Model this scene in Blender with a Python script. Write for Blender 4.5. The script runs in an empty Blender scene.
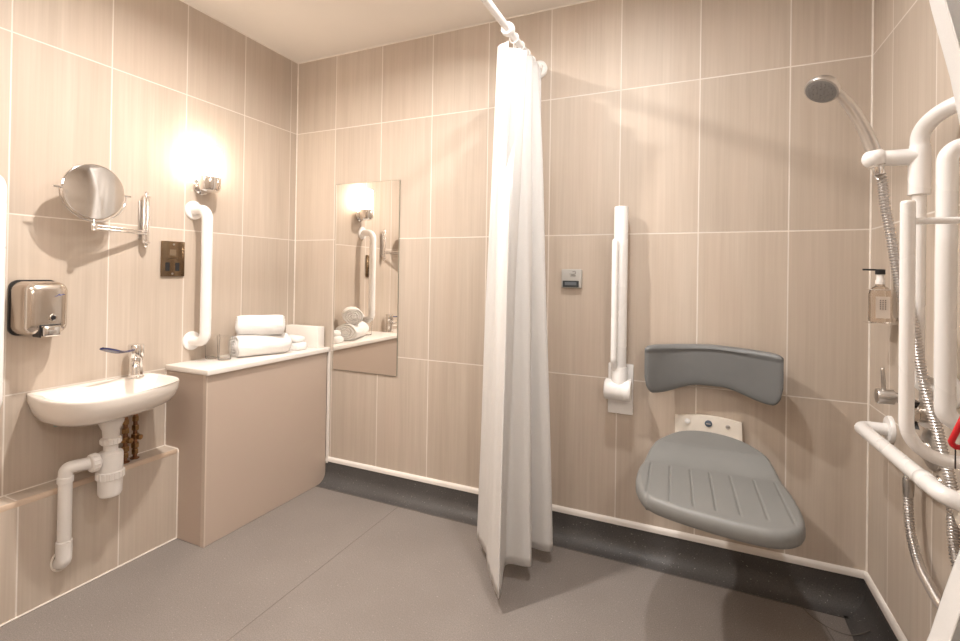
import bpy, bmesh, math, random
from mathutils import Vector, Matrix, Quaternion
random.seed(7)
PI = math.pi
scn = bpy.context.scene
COL = scn.collection
V = Vector
# ------------------------------------------------------------------ room numbers (metres)
W = 2.618      # right wall
ZC = 2.309     # ceiling
YF = -2.75     # wall behind the camera
CAM = V((2.0688, -2.0644, 1.1283))

# ================================================================== node helpers
def new_mat(name):
    m = bpy.data.materials.new(name); m.use_nodes = True
    nt = m.node_tree
    for n in list(nt.nodes): nt.nodes.remove(n)
    out = nt.nodes.new('ShaderNodeOutputMaterial')
    b = nt.nodes.new('ShaderNodeBsdfPrincipled')
    nt.links.new(b.outputs[0], out.inputs[0])
    return m, nt, b
def N(nt, t, **kw):
    n = nt.nodes.new(t)
    for k, v in kw.items(): setattr(n, k, v)
    return n
def math_(nt, op, a, b=None, c=None):
    n = nt.nodes.new('ShaderNodeMath'); n.operation = op
    for i, x in enumerate((a, b, c)):
        if x is None: continue
        if isinstance(x, (int, float)): n.inputs[i].default_value = x
        else: nt.links.new(x, n.inputs[i])
    return n.outputs[0]
def mix(nt, f, a, b):
    n = nt.nodes.new('ShaderNodeMix'); n.data_type = 'RGBA'
    for s, x in ((n.inputs[0], f), (n.inputs[6], a), (n.inputs[7], b)):
        if isinstance(x, (int, float)): s.default_value = x
        elif isinstance(x, (tuple, list)): s.default_value = (*x[:3], 1)
        else: nt.links.new(x, s)
    return n.outputs[2]
def combine(nt, x, y, z):
    n = nt.nodes.new('ShaderNodeCombineXYZ')
    for i, q in enumerate((x, y, z)):
        if isinstance(q, (int, float)): n.inputs[i].default_value = q
        else: nt.links.new(q, n.inputs[i])
    return n.outputs[0]
def noise(nt, vec, scale=1, detail=3, rough=.5):
    n = nt.nodes.new('ShaderNodeTexNoise'); n.inputs['Scale'].default_value = scale
    n.inputs['Detail'].default_value = detail; n.inputs['Roughness'].default_value = rough
    nt.links.new(vec, n.inputs['Vector']); return n.outputs[0]
def remap(nt, v, a, b, c=0., d=1.):
    n = nt.nodes.new('ShaderNodeMapRange'); nt.links.new(v, n.inputs[0])
    for i, q in enumerate((a, b, c, d)): n.inputs[i+1].default_value = q
    return n.outputs[0]
def bump(nt, h, strength, dist, b):
    n = nt.nodes.new('ShaderNodeBump'); n.inputs['Strength'].default_value = strength
    n.inputs['Distance'].default_value = dist
    nt.links.new(h, n.inputs['Height']); nt.links.new(n.outputs[0], b.inputs['Normal'])

def plain(name, col, rough=.5, metal=0., var=.04, scale=12., bmp=0., **kw):
    """A surface with a little procedural variation in tone and gloss."""
    m, nt, b = new_mat(name)
    tc = N(nt, 'ShaderNodeTexCoord')
    f = noise(nt, tc.outputs['Object'], scale, 3)
    c1 = tuple(max(0, x*(1-var)) for x in col); c2 = tuple(min(1, x*(1+var)) for x in col)
    nt.links.new(mix(nt, remap(nt, f, .3, .7), c1, c2), b.inputs['Base Color'])
    nt.links.new(remap(nt, f, .3, .7, rough*.92, min(1, rough*1.08)), b.inputs['Roughness'])
    b.inputs['Metallic'].default_value = metal
    if bmp: bump(nt, noise(nt, tc.outputs['Object'], scale*25, 3), .4, bmp, b)
    for k, v in kw.items(): b.inputs[k.replace('_', ' ')].default_value = v
    return m

GROUT = (.74, .68, .62)
def tile_mat(name, axis, off, zoff=.1058, rows=True):
    m, nt, b = new_mat(name)
    tc = N(nt, 'ShaderNodeTexCoord'); sp = N(nt, 'ShaderNodeSeparateXYZ')
    nt.links.new(tc.outputs['Object'], sp.inputs[0])
    s = sp.outputs[0] if axis == 'x' else math_(nt, 'MULTIPLY', sp.outputs[1], -1)
    z = sp.outputs[2]
    u = math_(nt, 'DIVIDE', math_(nt, 'SUBTRACT', s, off), .3)
    v = math_(nt, 'DIVIDE', math_(nt, 'SUBTRACT', z, zoff), .6)
    iu, iv = math_(nt, 'FLOOR', u), math_(nt, 'FLOOR', v)
    du = math_(nt, 'MULTIPLY', math_(nt, 'SUBTRACT', .5, math_(nt, 'ABSOLUTE', math_(nt, 'SUBTRACT', math_(nt, 'FRACT', u), .5))), .3)
    dv = math_(nt, 'MULTIPLY', math_(nt, 'SUBTRACT', .5, math_(nt, 'ABSOLUTE', math_(nt, 'SUBTRACT', math_(nt, 'FRACT', v), .5))), .6)
    dm = math_(nt, 'MINIMUM', du, dv) if rows else du
    face = remap(nt, dm, .0017, .0028)              # 0 in the joint, 1 on the tile
    wn = N(nt, 'ShaderNodeTexWhiteNoise', noise_dimensions='3D')
    nt.links.new(combine(nt, iu, iv, ord(axis)*1.3+off*10), wn.inputs['Vector'])
    rnd = wn.outputs['Value']
    jump = math_(nt, 'MULTIPLY', rnd, 37.)
    ss = math_(nt, 'ADD', s, jump)
    fine = noise(nt, combine(nt, math_(nt, 'MULTIPLY', ss, 110), math_(nt, 'MULTIPLY', z, 2.2), jump), 1, 4, .6)
    mid = noise(nt, combine(nt, math_(nt, 'MULTIPLY', ss, 22), math_(nt, 'MULTIPLY', z, 1.1), jump), 1, 3, .55)
    wide = noise(nt, combine(nt, math_(nt, 'MULTIPLY', ss, 7), math_(nt, 'MULTIPLY', z, .9), jump), 1, 2, .5)
    f = math_(nt, 'ADD', math_(nt, 'MULTIPLY', fine, .38), math_(nt, 'ADD', math_(nt, 'MULTIPLY', mid, .42), math_(nt, 'MULTIPLY', wide, .2)))
    f = remap(nt, f, .30, .70)
    c = mix(nt, f, (.462, .384, .315), (.600, .518, .440))
    c = mix(nt, remap(nt, wide, .45, .75, 0, .30), c, (.49, .375, .295))
    tone = remap(nt, rnd, 0, 1, .95, 1.05)
    hsv = N(nt, 'ShaderNodeHueSaturation'); nt.links.new(tone, hsv.inputs['Value']); nt.links.new(c, hsv.inputs['Color'])
    col = mix(nt, face, GROUT, hsv.outputs[0])
    nt.links.new(col, b.inputs['Base Color'])
    nt.links.new(remap(nt, face, 0, 1, .8, .55), b.inputs['Roughness'])
    b.inputs['Specular IOR Level'].default_value = .35
    h = math_(nt, 'ADD', math_(nt, 'MULTIPLY', face, 1.), math_(nt, 'MULTIPLY', fine, .08))
    bump(nt, h, .35, .0015, b)
    return m

def floor_mat(name, c1, c2, rough=.42):
    m, nt, b = new_mat(name)
    tc = N(nt, 'ShaderNodeTexCoord'); o = tc.outputs['Object']
    big = noise(nt, o, 3.5, 4, .6); grain = noise(nt, o, 260, 2, .6); sp = noise(nt, o, 150, 1, .5)
    c = mix(nt, remap(nt, big, .3, .7), c1, c2)
    c = mix(nt, remap(nt, grain, .42, .60, 0, .38), c, tuple(x*.45 for x in c1))
    c = mix(nt, remap(nt, sp, .70, .76, 0, .30), c, (.75, .70, .64))
    nt.links.new(c, b.inputs['Base Color'])
    nt.links.new(remap(nt, big, .3, .7, rough*.9, rough*1.15), b.inputs['Roughness'])
    bump(nt, grain, .35, .0006, b)
    return m

M = {}
M['tile_back'] = tile_mat('tile_back', 'x', .2757)
M['tile_left'] = tile_mat('tile_left', 'y', .0487)
M['tile_right'] = tile_mat('tile_right', 'y', .1867)
M['tile_front'] = tile_mat('tile_front', 'x', .11)
M['tile_ledge'] = tile_mat('tile_ledge', 'y', .0440, 0, False)
M['ceiling'] = plain('ceiling_paint', (.86, .81, .75), .85, var=.015, scale=3)
M['floor'] = floor_mat('safety_vinyl', (.252, .222, .204), (.290, .257, .236))
M['cove'] = floor_mat('cove_vinyl', (.084, .078, .076), (.106, .099, .095), .5)
M['weld'] = plain('weld_line', (.17, .148, .132), .6)
M['trim'] = plain('white_plastic_trim', (.82, .77, .72), .4, var=.03)
M['grout'] = plain('sealant', (.80, .74, .67), .55, var=.05, scale=40)
M['white'] = plain('white_powder_coat', (.90, .885, .87), .28, var=.012, scale=6, Coat_Weight=.35, Coat_Roughness=.12)
M['cream'] = plain('cream_plastic', (.80, .74, .66), .38, var=.02)
M['ceramic'] = plain('glazed_ceramic', (.86, .80, .74), .12, var=.01, scale=4, Coat_Weight=.6, Coat_Roughness=.05)
M['upvc'] = plain('white_upvc', (.82, .79, .76), .38, var=.02, scale=8)
M['chrome'] = plain('chrome', (.82, .80, .78), .10, 1., var=.02)
M['satin'] = plain('satin_steel', (.60, .575, .55), .34, 1., var=.05, scale=18)
M['brushed'] = plain('brushed_steel', (.66, .60, .54), .22, 1., var=.04)
M['hose'] = plain('hose_chrome', (.68, .66, .65), .30, 1., var=.03)
M['bronze'] = plain('antique_bronze', (.24, .175, .115), .22, 1., var=.12, scale=25)
M['brass'] = plain('aged_brass', (.34, .21, .10), .34, 1., var=.2, scale=60)
M['copper'] = plain('dull_copper', (.30, .16, .09), .38, 1., var=.2, scale=50)
M['black'] = plain('black_plastic', (.018, .018, .02), .35)
M['navy'] = plain('navy_lever', (.02, .025, .12), .25, Coat_Weight=.6)
M['blue'] = plain('blue_mark', (.03, .04, .20), .4)
M['badge'] = plain('slate_badge', (.09, .12, .16), .35)
M['darkgap'] = plain('dark_recess', (.03, .035, .04), .45)
M['grey_pu'] = plain('grey_moulded_plastic', (.165, .170, .172), .42, var=.03, scale=9, bmp=.0003)
M['seat_pu'] = plain('grey_seat_plastic', (.205, .206, .200), .44, var=.03, scale=9, bmp=.0003)
M['nozzle'] = plain('grey_rubber_nozzles', (.30, .30, .30), .5)
M['laminate'] = plain('beige_laminate', (.520, .420, .350), .42, var=.012, scale=3)
M['lam_edge'] = plain('beige_edging', (.62, .52, .44), .42, var=.012)
M['counter'] = plain('white_countertop', (.84, .79, .74), .3, var=.015, scale=9)
M['paper'] = plain('white_card', (.86, .82, .77), .7, var=.02)
M['red'] = plain('red_plastic', (.62, .012, .02), .3, Coat_Weight=.4)
M['label'] = plain('pale_label', (.60, .52, .45), .6)
M['ink'] = plain('label_ink', (.16, .13, .12), .6)
M['greyplastic'] = plain('silver_grey_plastic', (.50, .48, .45), .38)

def towel_mat():
    m, nt, b = new_mat('terry_towel')
    tc = N(nt, 'ShaderNodeTexCoord'); o = tc.outputs['Object']
    g = noise(nt, o, 420, 3, .7)
    nt.links.new(mix(nt, remap(nt, g, .35, .65), (.86, .84, .81), (.94, .92, .90)), b.inputs['Base Color'])
    b.inputs['Roughness'].default_value = .95; b.inputs['Sheen Weight'].default_value = .3
    bump(nt, g, .8, .003, b); return m
M['towel'] = towel_mat()
def curtain_mat():
    m, nt, b = new_mat('curtain_fabric')
    tc = N(nt, 'ShaderNodeTexCoord'); o = tc.outputs['Object']
    w = noise(nt, o, 500, 2)
    nt.links.new(mix(nt, remap(nt, w, .3, .7), (.84, .83, .82), (.89, .88, .87)), b.inputs['Base Color'])
    b.inputs['Roughness'].default_value = .62
    bump(nt, noise(nt, o, 9, 3), .35, .006, b)
    tr = N(nt, 'ShaderNodeBsdfTranslucent'); tr.inputs[0].default_value = (.90, .88, .86, 1)
    ms = N(nt, 'ShaderNodeMixShader'); ms.inputs[0].default_value = .30
    out = [n for n in nt.nodes if n.type == 'OUTPUT_MATERIAL'][0]
    nt.links.new(b.outputs[0], ms.inputs[1]); nt.links.new(tr.outputs[0], ms.inputs[2]); nt.links.new(ms.outputs[0], out.inputs[0])
    return m
M['curtain'] = curtain_mat()
def mirror_mat(name, tint):
    m, nt, b = new_mat(name)
    tc = N(nt, 'ShaderNodeTexCoord')
    f = noise(nt, tc.outputs['Object'], 2)
    nt.links.new(mix(nt, f, tuple(x*.99 for x in tint), tint), b.inputs['Base Color'])
    b.inputs['Metallic'].default_value = 1; b.inputs['Roughness'].default_value = .01
    return m
M['mirror'] = mirror_mat('mirror_silver', (.90, .87, .83))
def glass_mat(name, col=(1, 1, 1), rough=0., ior=1.45):
    m, nt, b = new_mat(name)
    b.inputs['Base Color'].default_value = (*col, 1); b.inputs['Roughness'].default_value = rough
    b.inputs['Transmission Weight'].default_value = 1; b.inputs['IOR'].default_value = ior
    return m
M['glass'] = glass_mat('clear_glass', (.995, .99, .98), 0, 1.3)
M['liquid'] = glass_mat('soap_bottle_plastic', (.86, .78, .70), .12, 1.4)
def emit_mat(name, col, strength):
    m, nt, b = new_mat(name)
    b.inputs['Base Color'].default_value = (.9, .88, .84, 1); b.inputs['Roughness'].default_value = .3
    b.inputs['Emission Color'].default_value = (*col, 1); b.inputs['Emission Strength'].default_value = strength
    return m
M['opal'] = emit_mat('lit_opal_glass', (1.0, .86, .71), 7)
M['opal_far'] = emit_mat('lit_opal_glass_bright', (1.0, .96, .91), 46)
M['fill_dome'] = emit_mat('fill_dome_glow', (1.0, .96, .92), 7.5)  # glow of the added fill light behind the camera
M['lens'] = emit_mat('lit_lens', (1.0, .93, .86), 12)

# ================================================================== mesh helpers
def newbm(): return bmesh.new()
def add_box(bm, lo, hi, bev=0., seg=2, rot=None, piv=None):
    b2 = bmesh.new(); bmesh.ops.create_cube(b2, size=1)
    lo, hi = V(lo), V(hi); c = (lo+hi)/2; d = hi-lo
    for v in b2.verts: v.co = V((v.co.x*d.x, v.co.y*d.y, v.co.z*d.z)) + c
    if bev: bmesh.ops.bevel(b2, geom=b2.edges[:], offset=bev, segments=seg, profile=.5, affect='EDGES', clamp_overlap=True)
    if rot is not None: bmesh.ops.rotate(b2, verts=b2.verts, cent=piv or c, matrix=rot)
    merge(bm, b2)
def merge(bm, b2):
    me = bpy.data.meshes.new('tmp'); b2.to_mesh(me); b2.free(); bm.from_mesh(me); bpy.data.meshes.remove(me)
def frame_of(t, up=None):
    t = t.normalized(); a = up or (V((0, 0, 1)) if abs(t.z) < .9 else V((1, 0, 0)))
    x = a.cross(t).normalized(); return x, t.cross(x).normalized()
def add_tube(bm, pts, r, seg=20, cap=True, caps_round=False):
    """Tube along a list of points; r a number or list."""
    pts = [V(p) for p in pts]; n = len(pts)
    rr = list(r) if isinstance(r, (list, tuple)) else [r]*n
    if caps_round:
        t0 = (pts[0]-pts[1]).normalized(); t1 = (pts[-1]-pts[-2]).normalized()
        A = [(pts[0]+t0*rr[0]*math.sin(a), rr[0]*math.cos(a)) for a in (1.35, 1.0, .6, .3)]
        B = [(pts[-1]+t1*rr[-1]*math.sin(a), rr[-1]*math.cos(a)) for a in (.3, .6, 1.0, 1.35)]
        pts = [a for a, _ in A] + pts + [b for b, _ in B]; rr = [q for _, q in A] + rr + [q for _, q in B]; n = len(pts)
    tans = []
    for i in range(n):
        a = pts[max(0, i-1)]; b = pts[min(n-1, i+1)]; tans.append((b-a).normalized())
    x, y = frame_of(tans[0]); rings = []
    for i in range(n):
        if i:
            q = tans[i-1].rotation_difference(tans[i]); x = (q @ x).normalized(); y = tans[i].cross(x).normalized()
        rings.append([bm.verts.new(pts[i] + (x*math.cos(2*PI*k/seg) + y*math.sin(2*PI*k/seg))*rr[i]) for k in range(seg)])
    for i in range(n-1):
        for k in range(seg):
            bm.faces.new((rings[i][k], rings[i][(k+1) % seg], rings[i+1][(k+1) % seg], rings[i+1][k]))
    if cap:
        bm.faces.new(list(reversed(rings[0]))); bm.faces.new(rings[-1])
def add_lathe(bm, prof, org, axis, seg=40, cap=True):
    """prof: (radius, height along axis) pairs."""
    org = V(org); t = V(axis).normalized(); x, y = frame_of(t); rings = []
    for r, h in prof:
        if r < 1e-6: rings.append([bm.verts.new(org+t*h)])
        else: rings.append([bm.verts.new(org + t*h + (x*math.cos(2*PI*k/seg)+y*math.sin(2*PI*k/seg))*r) for k in range(seg)])
    for A, B in zip(rings, rings[1:]):
        for k in range(seg):
            k2 = (k+1) % seg
            if len(A) == 1 and len(B) == 1: continue
            if len(A) == 1: bm.faces.new((A[0], B[k2], B[k]))
            elif len(B) == 1: bm.faces.new((A[k], A[k2], B[0]))
            else: bm.faces.new((A[k], A[k2], B[k2], B[k]))
    if cap:
        if len(rings[0]) > 1: bm.faces.new(list(reversed(rings[0])))
        if len(rings[-1]) > 1: bm.faces.new(rings[-1])
def add_loft(bm, rings, closed=True, cap0=False, cap1=False):
    R = [[bm.verts.new(V(p)) for p in ring] for ring in rings]; n = len(R[0])
    for A, B in zip(R, R[1:]):
        for k in range(n if closed else n-1):
            k2 = (k+1) % n; bm.faces.new((A[k], A[k2], B[k2], B[k]))
    if cap0: bm.faces.new(list(reversed(R[0])))
    if cap1: bm.faces.new(R[-1])
    return R
def add_prism(bm, poly, d):
    """Flat polygon (list of points) pushed along vector d."""
    a = [V(p) for p in poly]; add_loft(bm, [a, [p+V(d) for p in a]], True, True, True)
def fillet(pts, r, n=8):
    pts = [V(p) for p in pts]; rs = r if isinstance(r, (list, tuple)) else [r]*(len(pts)-2)
    out = [pts[0]]
    for i in range(1, len(pts)-1):
        p = pts[i]; a = (pts[i-1]-p); b = (pts[i+1]-p); ua, ub = a.normalized(), b.normalized()
        ang = ua.angle(ub); d = min(rs[i-1]/math.tan(ang/2), a.length*.49, b.length*.49)
        rad = d*math.tan(ang/2); c = p + (ua+ub).normalized()*(rad/math.sin(ang/2))
        s, e = p+ua*d-c, p+ub*d-c
        q = s.rotation_difference(e)
        for k in range(n+1): out.append(c + Quaternion((1, 0, 0, 0)).slerp(q, k/n) @ s)
    out.append(pts[-1]); return out
def catmull(pts, per=8, closed=False):
    pts = [V(p) for p in pts]; n = len(pts); out = []
    for i in range(n if closed else n-1):
        g = (lambda j: pts[j % n]) if closed else (lambda j: pts[min(max(j, 0), n-1)])
        p0, p1, p2, p3 = g(i-1), g(i), g(i+1), g(i+2)
        for k in range(per):
            t = k/per
            out.append(.5*((2*p1) + (-p0+p2)*t + (2*p0-5*p1+4*p2-p3)*t*t + (-p0+3*p1-3*p2+p3)*t**3))
    if not closed: out.append(pts[-1])
    return out
def resample(pts, n, closed=False):
    P = [V(p) for p in pts] + ([V(pts[0])] if closed else [])
    L = [0]
    for a, b in zip(P, P[1:]): L.append(L[-1]+(b-a).length)
    out = []; j = 0
    for i in range(n):
        s = L[-1]*i/(n if closed else n-1)
        while j < len(L)-2 and L[j+1] < s: j += 1
        d = L[j+1]-L[j]; out.append(P[j].lerp(P[j+1], (s-L[j])/d if d > 1e-9 else 0))
    return out

def link(name, bm, mat, parent=None, base=None, smooth=True, angle=35):
    """One mesh object from geometry written in room coordinates."""
    bmesh.ops.recalc_face_normals(bm, faces=bm.faces)
    o0 = parent.location.copy() if parent is not None and parent.type == 'EMPTY' else None
    if parent is not None and parent.type != 'EMPTY': o0 = V(parent['_o'])
    if parent is None: o0 = V(base) if base is not None else V((0, 0, 0))
    for v in bm.verts: v.co -= o0
    me = bpy.data.meshes.new(name); bm.to_mesh(me); bm.free()
    if isinstance(mat, (list, tuple)):
        for q in mat: me.materials.append(q)
    else: me.materials.append(mat)
    if smooth:
        me.polygons.foreach_set('use_smooth', [True]*len(me.polygons))
        me.set_sharp_from_angle(angle=math.radians(angle))
    o = bpy.data.objects.new(name, me); COL.objects.link(o)
    if parent is not None: o.parent = parent
    else: o.location = o0
    o['_o'] = tuple(o0)
    return o
def thing(name, label, cat, loc, group=None):
    o = bpy.data.objects.new(name, None); o.empty_display_size = .05; COL.objects.link(o)
    o.location = loc; o['label'] = label; o['category'] = cat
    if group: o['group'] = group
    return o
def tag(o, label, cat, group=None):
    o['label'] = label; o['category'] = cat
    if group: o['group'] = group
    return o
def struct(name, bm, mat, label=None, **kw):
    o = link(name, bm, mat, **kw); o['kind'] = 'structure'
    if label: o['label'] = label
    return o

# ================================================================== the room
T = .1
def slab(name, lo, hi, mat, label):
    bm = newbm(); add_box(bm, lo, hi); return struct(name, bm, mat, label, smooth=False)
slab('floor', (-T, YF-T, -T), (W+T, T, 0), M['floor'], 'speckled grey brown safety vinyl floor')
slab('ceiling', (-T, YF-T, ZC), (W+T, T, ZC+T), M['ceiling'], 'plain cream painted ceiling')
slab('wall_left', (-T, YF, 0), (0, 0, ZC), M['tile_left'], 'beige wood grain tiled wall behind the washbasin')
slab('wall_back', (-T, 0, 0), (W+T, T, ZC), M['tile_back'], 'beige wood grain tiled wall behind mirror and shower seat')
slab('wall_right', (W, YF, 0), (W+T, 0, ZC), M['tile_right'], 'beige wood grain tiled wall with the shower fittings')
slab('wall_front', (-T, YF-T, 0), (W+T, YF, ZC), M['tile_front'], 'tiled wall opposite the shower seat')
# boxed-in ledge below the basin
YL = -.7195; XB = .0894; ZB = .376
bm = newbm()
prof = [(0, 0), (XB, 0), (XB, ZB-.012), (XB-.0035, ZB-.0035), (XB-.012, ZB), (0, ZB)]
add_loft(bm, [[(x, YF, z) for x, z in prof], [(x, YL, z) for x, z in prof]], True, True, True)
struct('wall_ledge', bm, M['tile_ledge'], 'low tiled ledge boxed in under the washbasin', smooth=False)
bm = newbm(); add_box(bm, (XB-.011, YF, ZB-.018), (XB+.0012, YL, ZB+.0012), .004, 2)
struct('trim_1', bm, plain('ledge_edge', (.62, .48, .37), .4), 'rounded beige edging along the low tiled ledge')
bm = newbm(); add_tube(bm, [(XB+.001, YF, .003), (XB+.001, YL, .003)], .0032, 8)
struct('trim_2', bm, M['grout'], 'pale sealant line where the ledge meets the floor')
bm = newbm()
add_tube(bm, fillet([(XB+.001, YL, .004), (XB+.001, YL, ZB), (.003, YL, ZB+.001), (.003, YL, .70)], .008, 4), .003, 8)
struct('trim_3', bm, M['grout'], 'pale sealant line between the tiled ledge and cabinet side')
bm = newbm(); add_tube(bm, [(.003, YL, ZB+.0015), (.003, YF, ZB+.0015)], .0022, 8)
struct('trim_4', bm, M['grout'], 'thin grout line along the back of the ledge')
# sealant in corners and at the ceiling
bm = newbm()
for a, b in (((.001, -.001, .72), (.001, -.001, ZC)), ((W-.001, -.001, .13), (W-.001, -.001, ZC))):
    add_tube(bm, [a, b], .0038, 8)
struct('trim_5', bm, M['grout'], 'pale sealant lines up the room corners')
bm = newbm()
add_tube(bm, [(.001, YF, ZC-.001), (.001, -.001, ZC-.001), (W-.001, -.001, ZC-.001), (W-.001, YF, ZC-.001)], .0045, 8)
struct('trim_6', bm, M['grout'], 'pale sealant line where the tiles meet the ceiling')
# white capping strip and coved vinyl skirting
def trim_prof(d0): return [(0, .110), (.0125, .110), (.0125, .122), (.010, .128), (.005, .1315), (0, .1325)]
XC = .2555
bm = newbm(); p = trim_prof(0)
add_loft(bm, [[(XC, -d, z) for d, z in p], [(W, -d, z) for d, z in p]], True, True, True)
struct('trim_7', bm, M['trim'], 'white plastic capping strip along the back wall skirting')
bm = newbm()
add_loft(bm, [[(W-d, 0, z) for d, z in p], [(W-d, YF, z) for d, z in p]], True, True, True)
struct('trim_8', bm, M['trim'], 'white plastic capping strip along the right wall skirting')
R = .062
cv = [(0, .112), (.008, .112), (.008, R+.010)] + [(.008+R*(1-math.cos(a)), R+.002-R*math.sin(a)+.0) for a in [PI/2*k/10 for k in range(1, 11)]] + [(.082, .002), (.082, 0), (0, 0)]
bm = newbm(); add_loft(bm, [[(XC, -d, z) for d, z in cv], [(W, -d, z) for d, z in cv]], True, True, True)
struct('baseboard_back', bm, M['cove'], 'dark coved vinyl skirting along the back wall')
bm = newbm(); add_loft(bm, [[(W-d, 0, z) for d, z in cv], [(W-d, YF, z) for d, z in cv]], True, True, True)
struct('baseboard_right', bm, M['cove'], 'dark coved vinyl skirting along the right wall')
# welded seams in the vinyl
bm = newbm()
add_tube(bm, [(XC, -.0825, .0012), (W-.2, -.0825, .0012)], .0016, 6)
add_tube(bm, [(.768, -.083, 0), (.800, YF, 0)], .0011, 6)
add_tube(bm, catmull([(W-.20, -.083, .001), (W-.175, -.13, .001), (W-.13, -.165, .001), (W-.083, -.17, .002), (W-.03, -.15, .02)], 6), .0016, 6)
add_tube(bm, catmull([(W-.15, -.155, .001), (W-.13, -.30, .001), (W-.11, -.60, .001)], 6), .0014, 6)
struct('trim_9', bm, M['weld'], 'thin dark welded seams in the vinyl floor')

# ================================================================== cabinet and countertop
cab = thing('cabinet', 'beige laminate boxed cabinet unit under the white countertop', 'cabinet', (.13, -.36, 0))
D = .2552
bm = newbm(); add_box(bm, (.002, YL+.001, .001), (D-.019, YL+.019, .6990), .001, 1); link('side_panel', bm, M['laminate'], cab)
bm = newbm(); add_box(bm, (D-.018, YL+.0025, .001), (D, -.0135, .6990), .0008, 1); link('front_panel', bm, M['laminate'], cab)
bm = newbm(); add_box(bm, (D-.0185, YL+.0005, .001), (D+.0008, YL+.0022, .6990)); e = link('edge_strip', bm, M['lam_edge'], cab, smooth=False)
bm = newbm(); add_box(bm, (D-.0005, YL+.0005, .001), (D+.0012, YL+.0075, .6990), .0004, 1); link('edge_strip', bm, M['lam_edge'], cab)
bm = newbm(); add_box(bm, (.004, YL+.020, .002), (D-.019, -.010, .012)); link('floor_panel', bm, M['laminate'], cab, smooth=False)
bm = newbm(); add_box(bm, (.002, YL-.004, .700), (D+.014, -.002, .7235), .0035, 3)
ct = tag(link('countertop', bm, M['counter'], base=(.13, -.36, .70)), 'white countertop slab on the beige cabinet carrying towels and glasses', 'countertop')
CT = .7235
bm = newbm(); add_box(bm, (D+.001, -.012, .10), (D+.014, -.001, .716), .001, 1)
struct('trim_10', bm, M['trim'], 'white upright strip sealing cabinet end to the back wall')

# ------------------------------------------------------------------ towels
def towel_roll(label, cx, cy, zc, L, rx, rz, ang, seed):
    """A rolled towel: soft drum whose ends show the spiral of the roll."""
    bm = newbm(); n = 96; hl = L/2; rings = []
    Rz = Matrix.Rotation(ang, 3, 'Z')
    def P(u, v, w): return Rz @ V((u, v, w)) + V((cx, cy, zc))
    def outline(a, r):
        wob = 1 + .020*math.sin(2*a+seed) + .012*math.sin(5*a+seed*2)
        x = r*rx*wob*math.cos(a); z = r*rz*wob*math.sin(a)
        return x, max(z, -rz*.90)
    def cap(sign):
        rr = []
        for j in range(1, 27):
            r = j/27*.94; ring_ = []
            for k in range(n):
                a = 2*PI*k/n; x, z = outline(a, r)
                ph = (r*4.2 - sign*a/(2*PI) + seed*.37) % 1.0
                groove = math.exp(-((ph-.5)/.17)**2)
                dome = (1-r*r)*.010 + .004*math.sin(a*3+seed)*r
                ring_.append(P(x, sign*(hl + dome - .010*groove*min(1, r*3) - .002), z))
            rr.append(ring_)
        return rr
    A = cap(-1); B = cap(1)
    body = []
    for j in range(31):
        t = j/30; e = abs(t-.5)*2; v = -hl*1.0 + L*t
        sc_ = 1 - .07*max(0, (e-.80)/.20)**2
        body.append([P(*((lambda q: (q[0], v, q[1]))(outline(2*PI*k/n, sc_*(1+.010*math.sin(v*60+k*.3+seed)))))) for k in range(n)])
    add_loft(bm, A + body + list(reversed(B)), True, True, True)
    return tag(link('rolled_towel', bm, M['towel'], base=(cx, cy, zc-rz*.9), angle=180), label, 'towel')
towel_roll('rolled white towel lying on the countertop under another roll', .140, -.350, CT+.0485, .245, .070, .0530, math.radians(-20), 1)
towel_roll('rolled white towel resting on top of the other rolled towel', .138, -.350, CT+.0485+.0477+.0462, .205, .060, .0490, math.radians(-42), 2.6)

def flannel(name, label, c, sx, sy, h, seed):
    bm = newbm(); rings = []; n = 40
    for z, s in ((0, .93), (.15, 1.0), (.5, 1.02), (.8, .97), (.95, .85), (1.0, .6), (.97, .25)):
        ring = []
        for k in range(n):
            a = 2*PI*k/n; q = 4
            cx = math.copysign(abs(math.cos(a))**(2/q), math.cos(a)); cy = math.copysign(abs(math.sin(a))**(2/q), math.sin(a))
            w = 1+.04*math.sin(3*a+seed+z*4)
            ring.append((c[0]+cx*sx/2*s*w, c[1]+cy*sy/2*s*w, c[2]+z*h*(1+.05*math.sin(2*a+seed)) + .0008))
        rings.append(ring)
    add_loft(bm, rings, True, True, True)
    return tag(link(name, bm, M['towel'], base=c, angle=60), label, 'flannel')
flannel('folded_flannel', 'small folded white flannel lying flat beside the towel rolls', (.150, -.150, CT), .135, .085, .038, 1)
flannel('folded_flannel', 'small white flannel folded on top of the lower flannel', (.148, -.148, CT+.0395), .112, .070, .030, 3)
# folded white card / tissue holder
th = thing('tissue_holder', 'white upright tissue holder standing by the wall corner', 'holder', (.135, -.045, CT))
bm = newbm(); add_box(bm, (.012, -.070, CT+.0005), (.240, -.020, CT+.112), .0025, 2); link('case', bm, M['paper'], th)
bm = newbm(); add_box(bm, (.06, -.055, CT+.1118), (.19, -.035, CT+.1135), .0008, 1); link('slot', bm, M['trim'], th)

# ------------------------------------------------------------------ tumblers
def tumbler(x, y, label):
    bm = newbm(); h = .108; r0, r1 = .027, .032
    prof = [(0, .0005), (r0-.003, .0005), (r0, .004), (r1, h-.0006), (r1-.0006, h), (r1-.0012, h-.0006), (r0-.0014, .009), (r0-.006, .006), (0, .006)]
    add_lathe(bm, prof, (x, y, CT), (0, 0, 1), 48, cap=False)
    return tag(link('glass_tumbler', bm, M['glass'], base=(x, y, CT)), label, 'glass', 'tumblers on the countertop')
tumbler(.042, -.535, 'clear glass tumbler on countertop, the one nearer the tiled wall')
tumbler(.118, -.530, 'clear glass tumbler on countertop, the one nearer the front edge')

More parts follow.
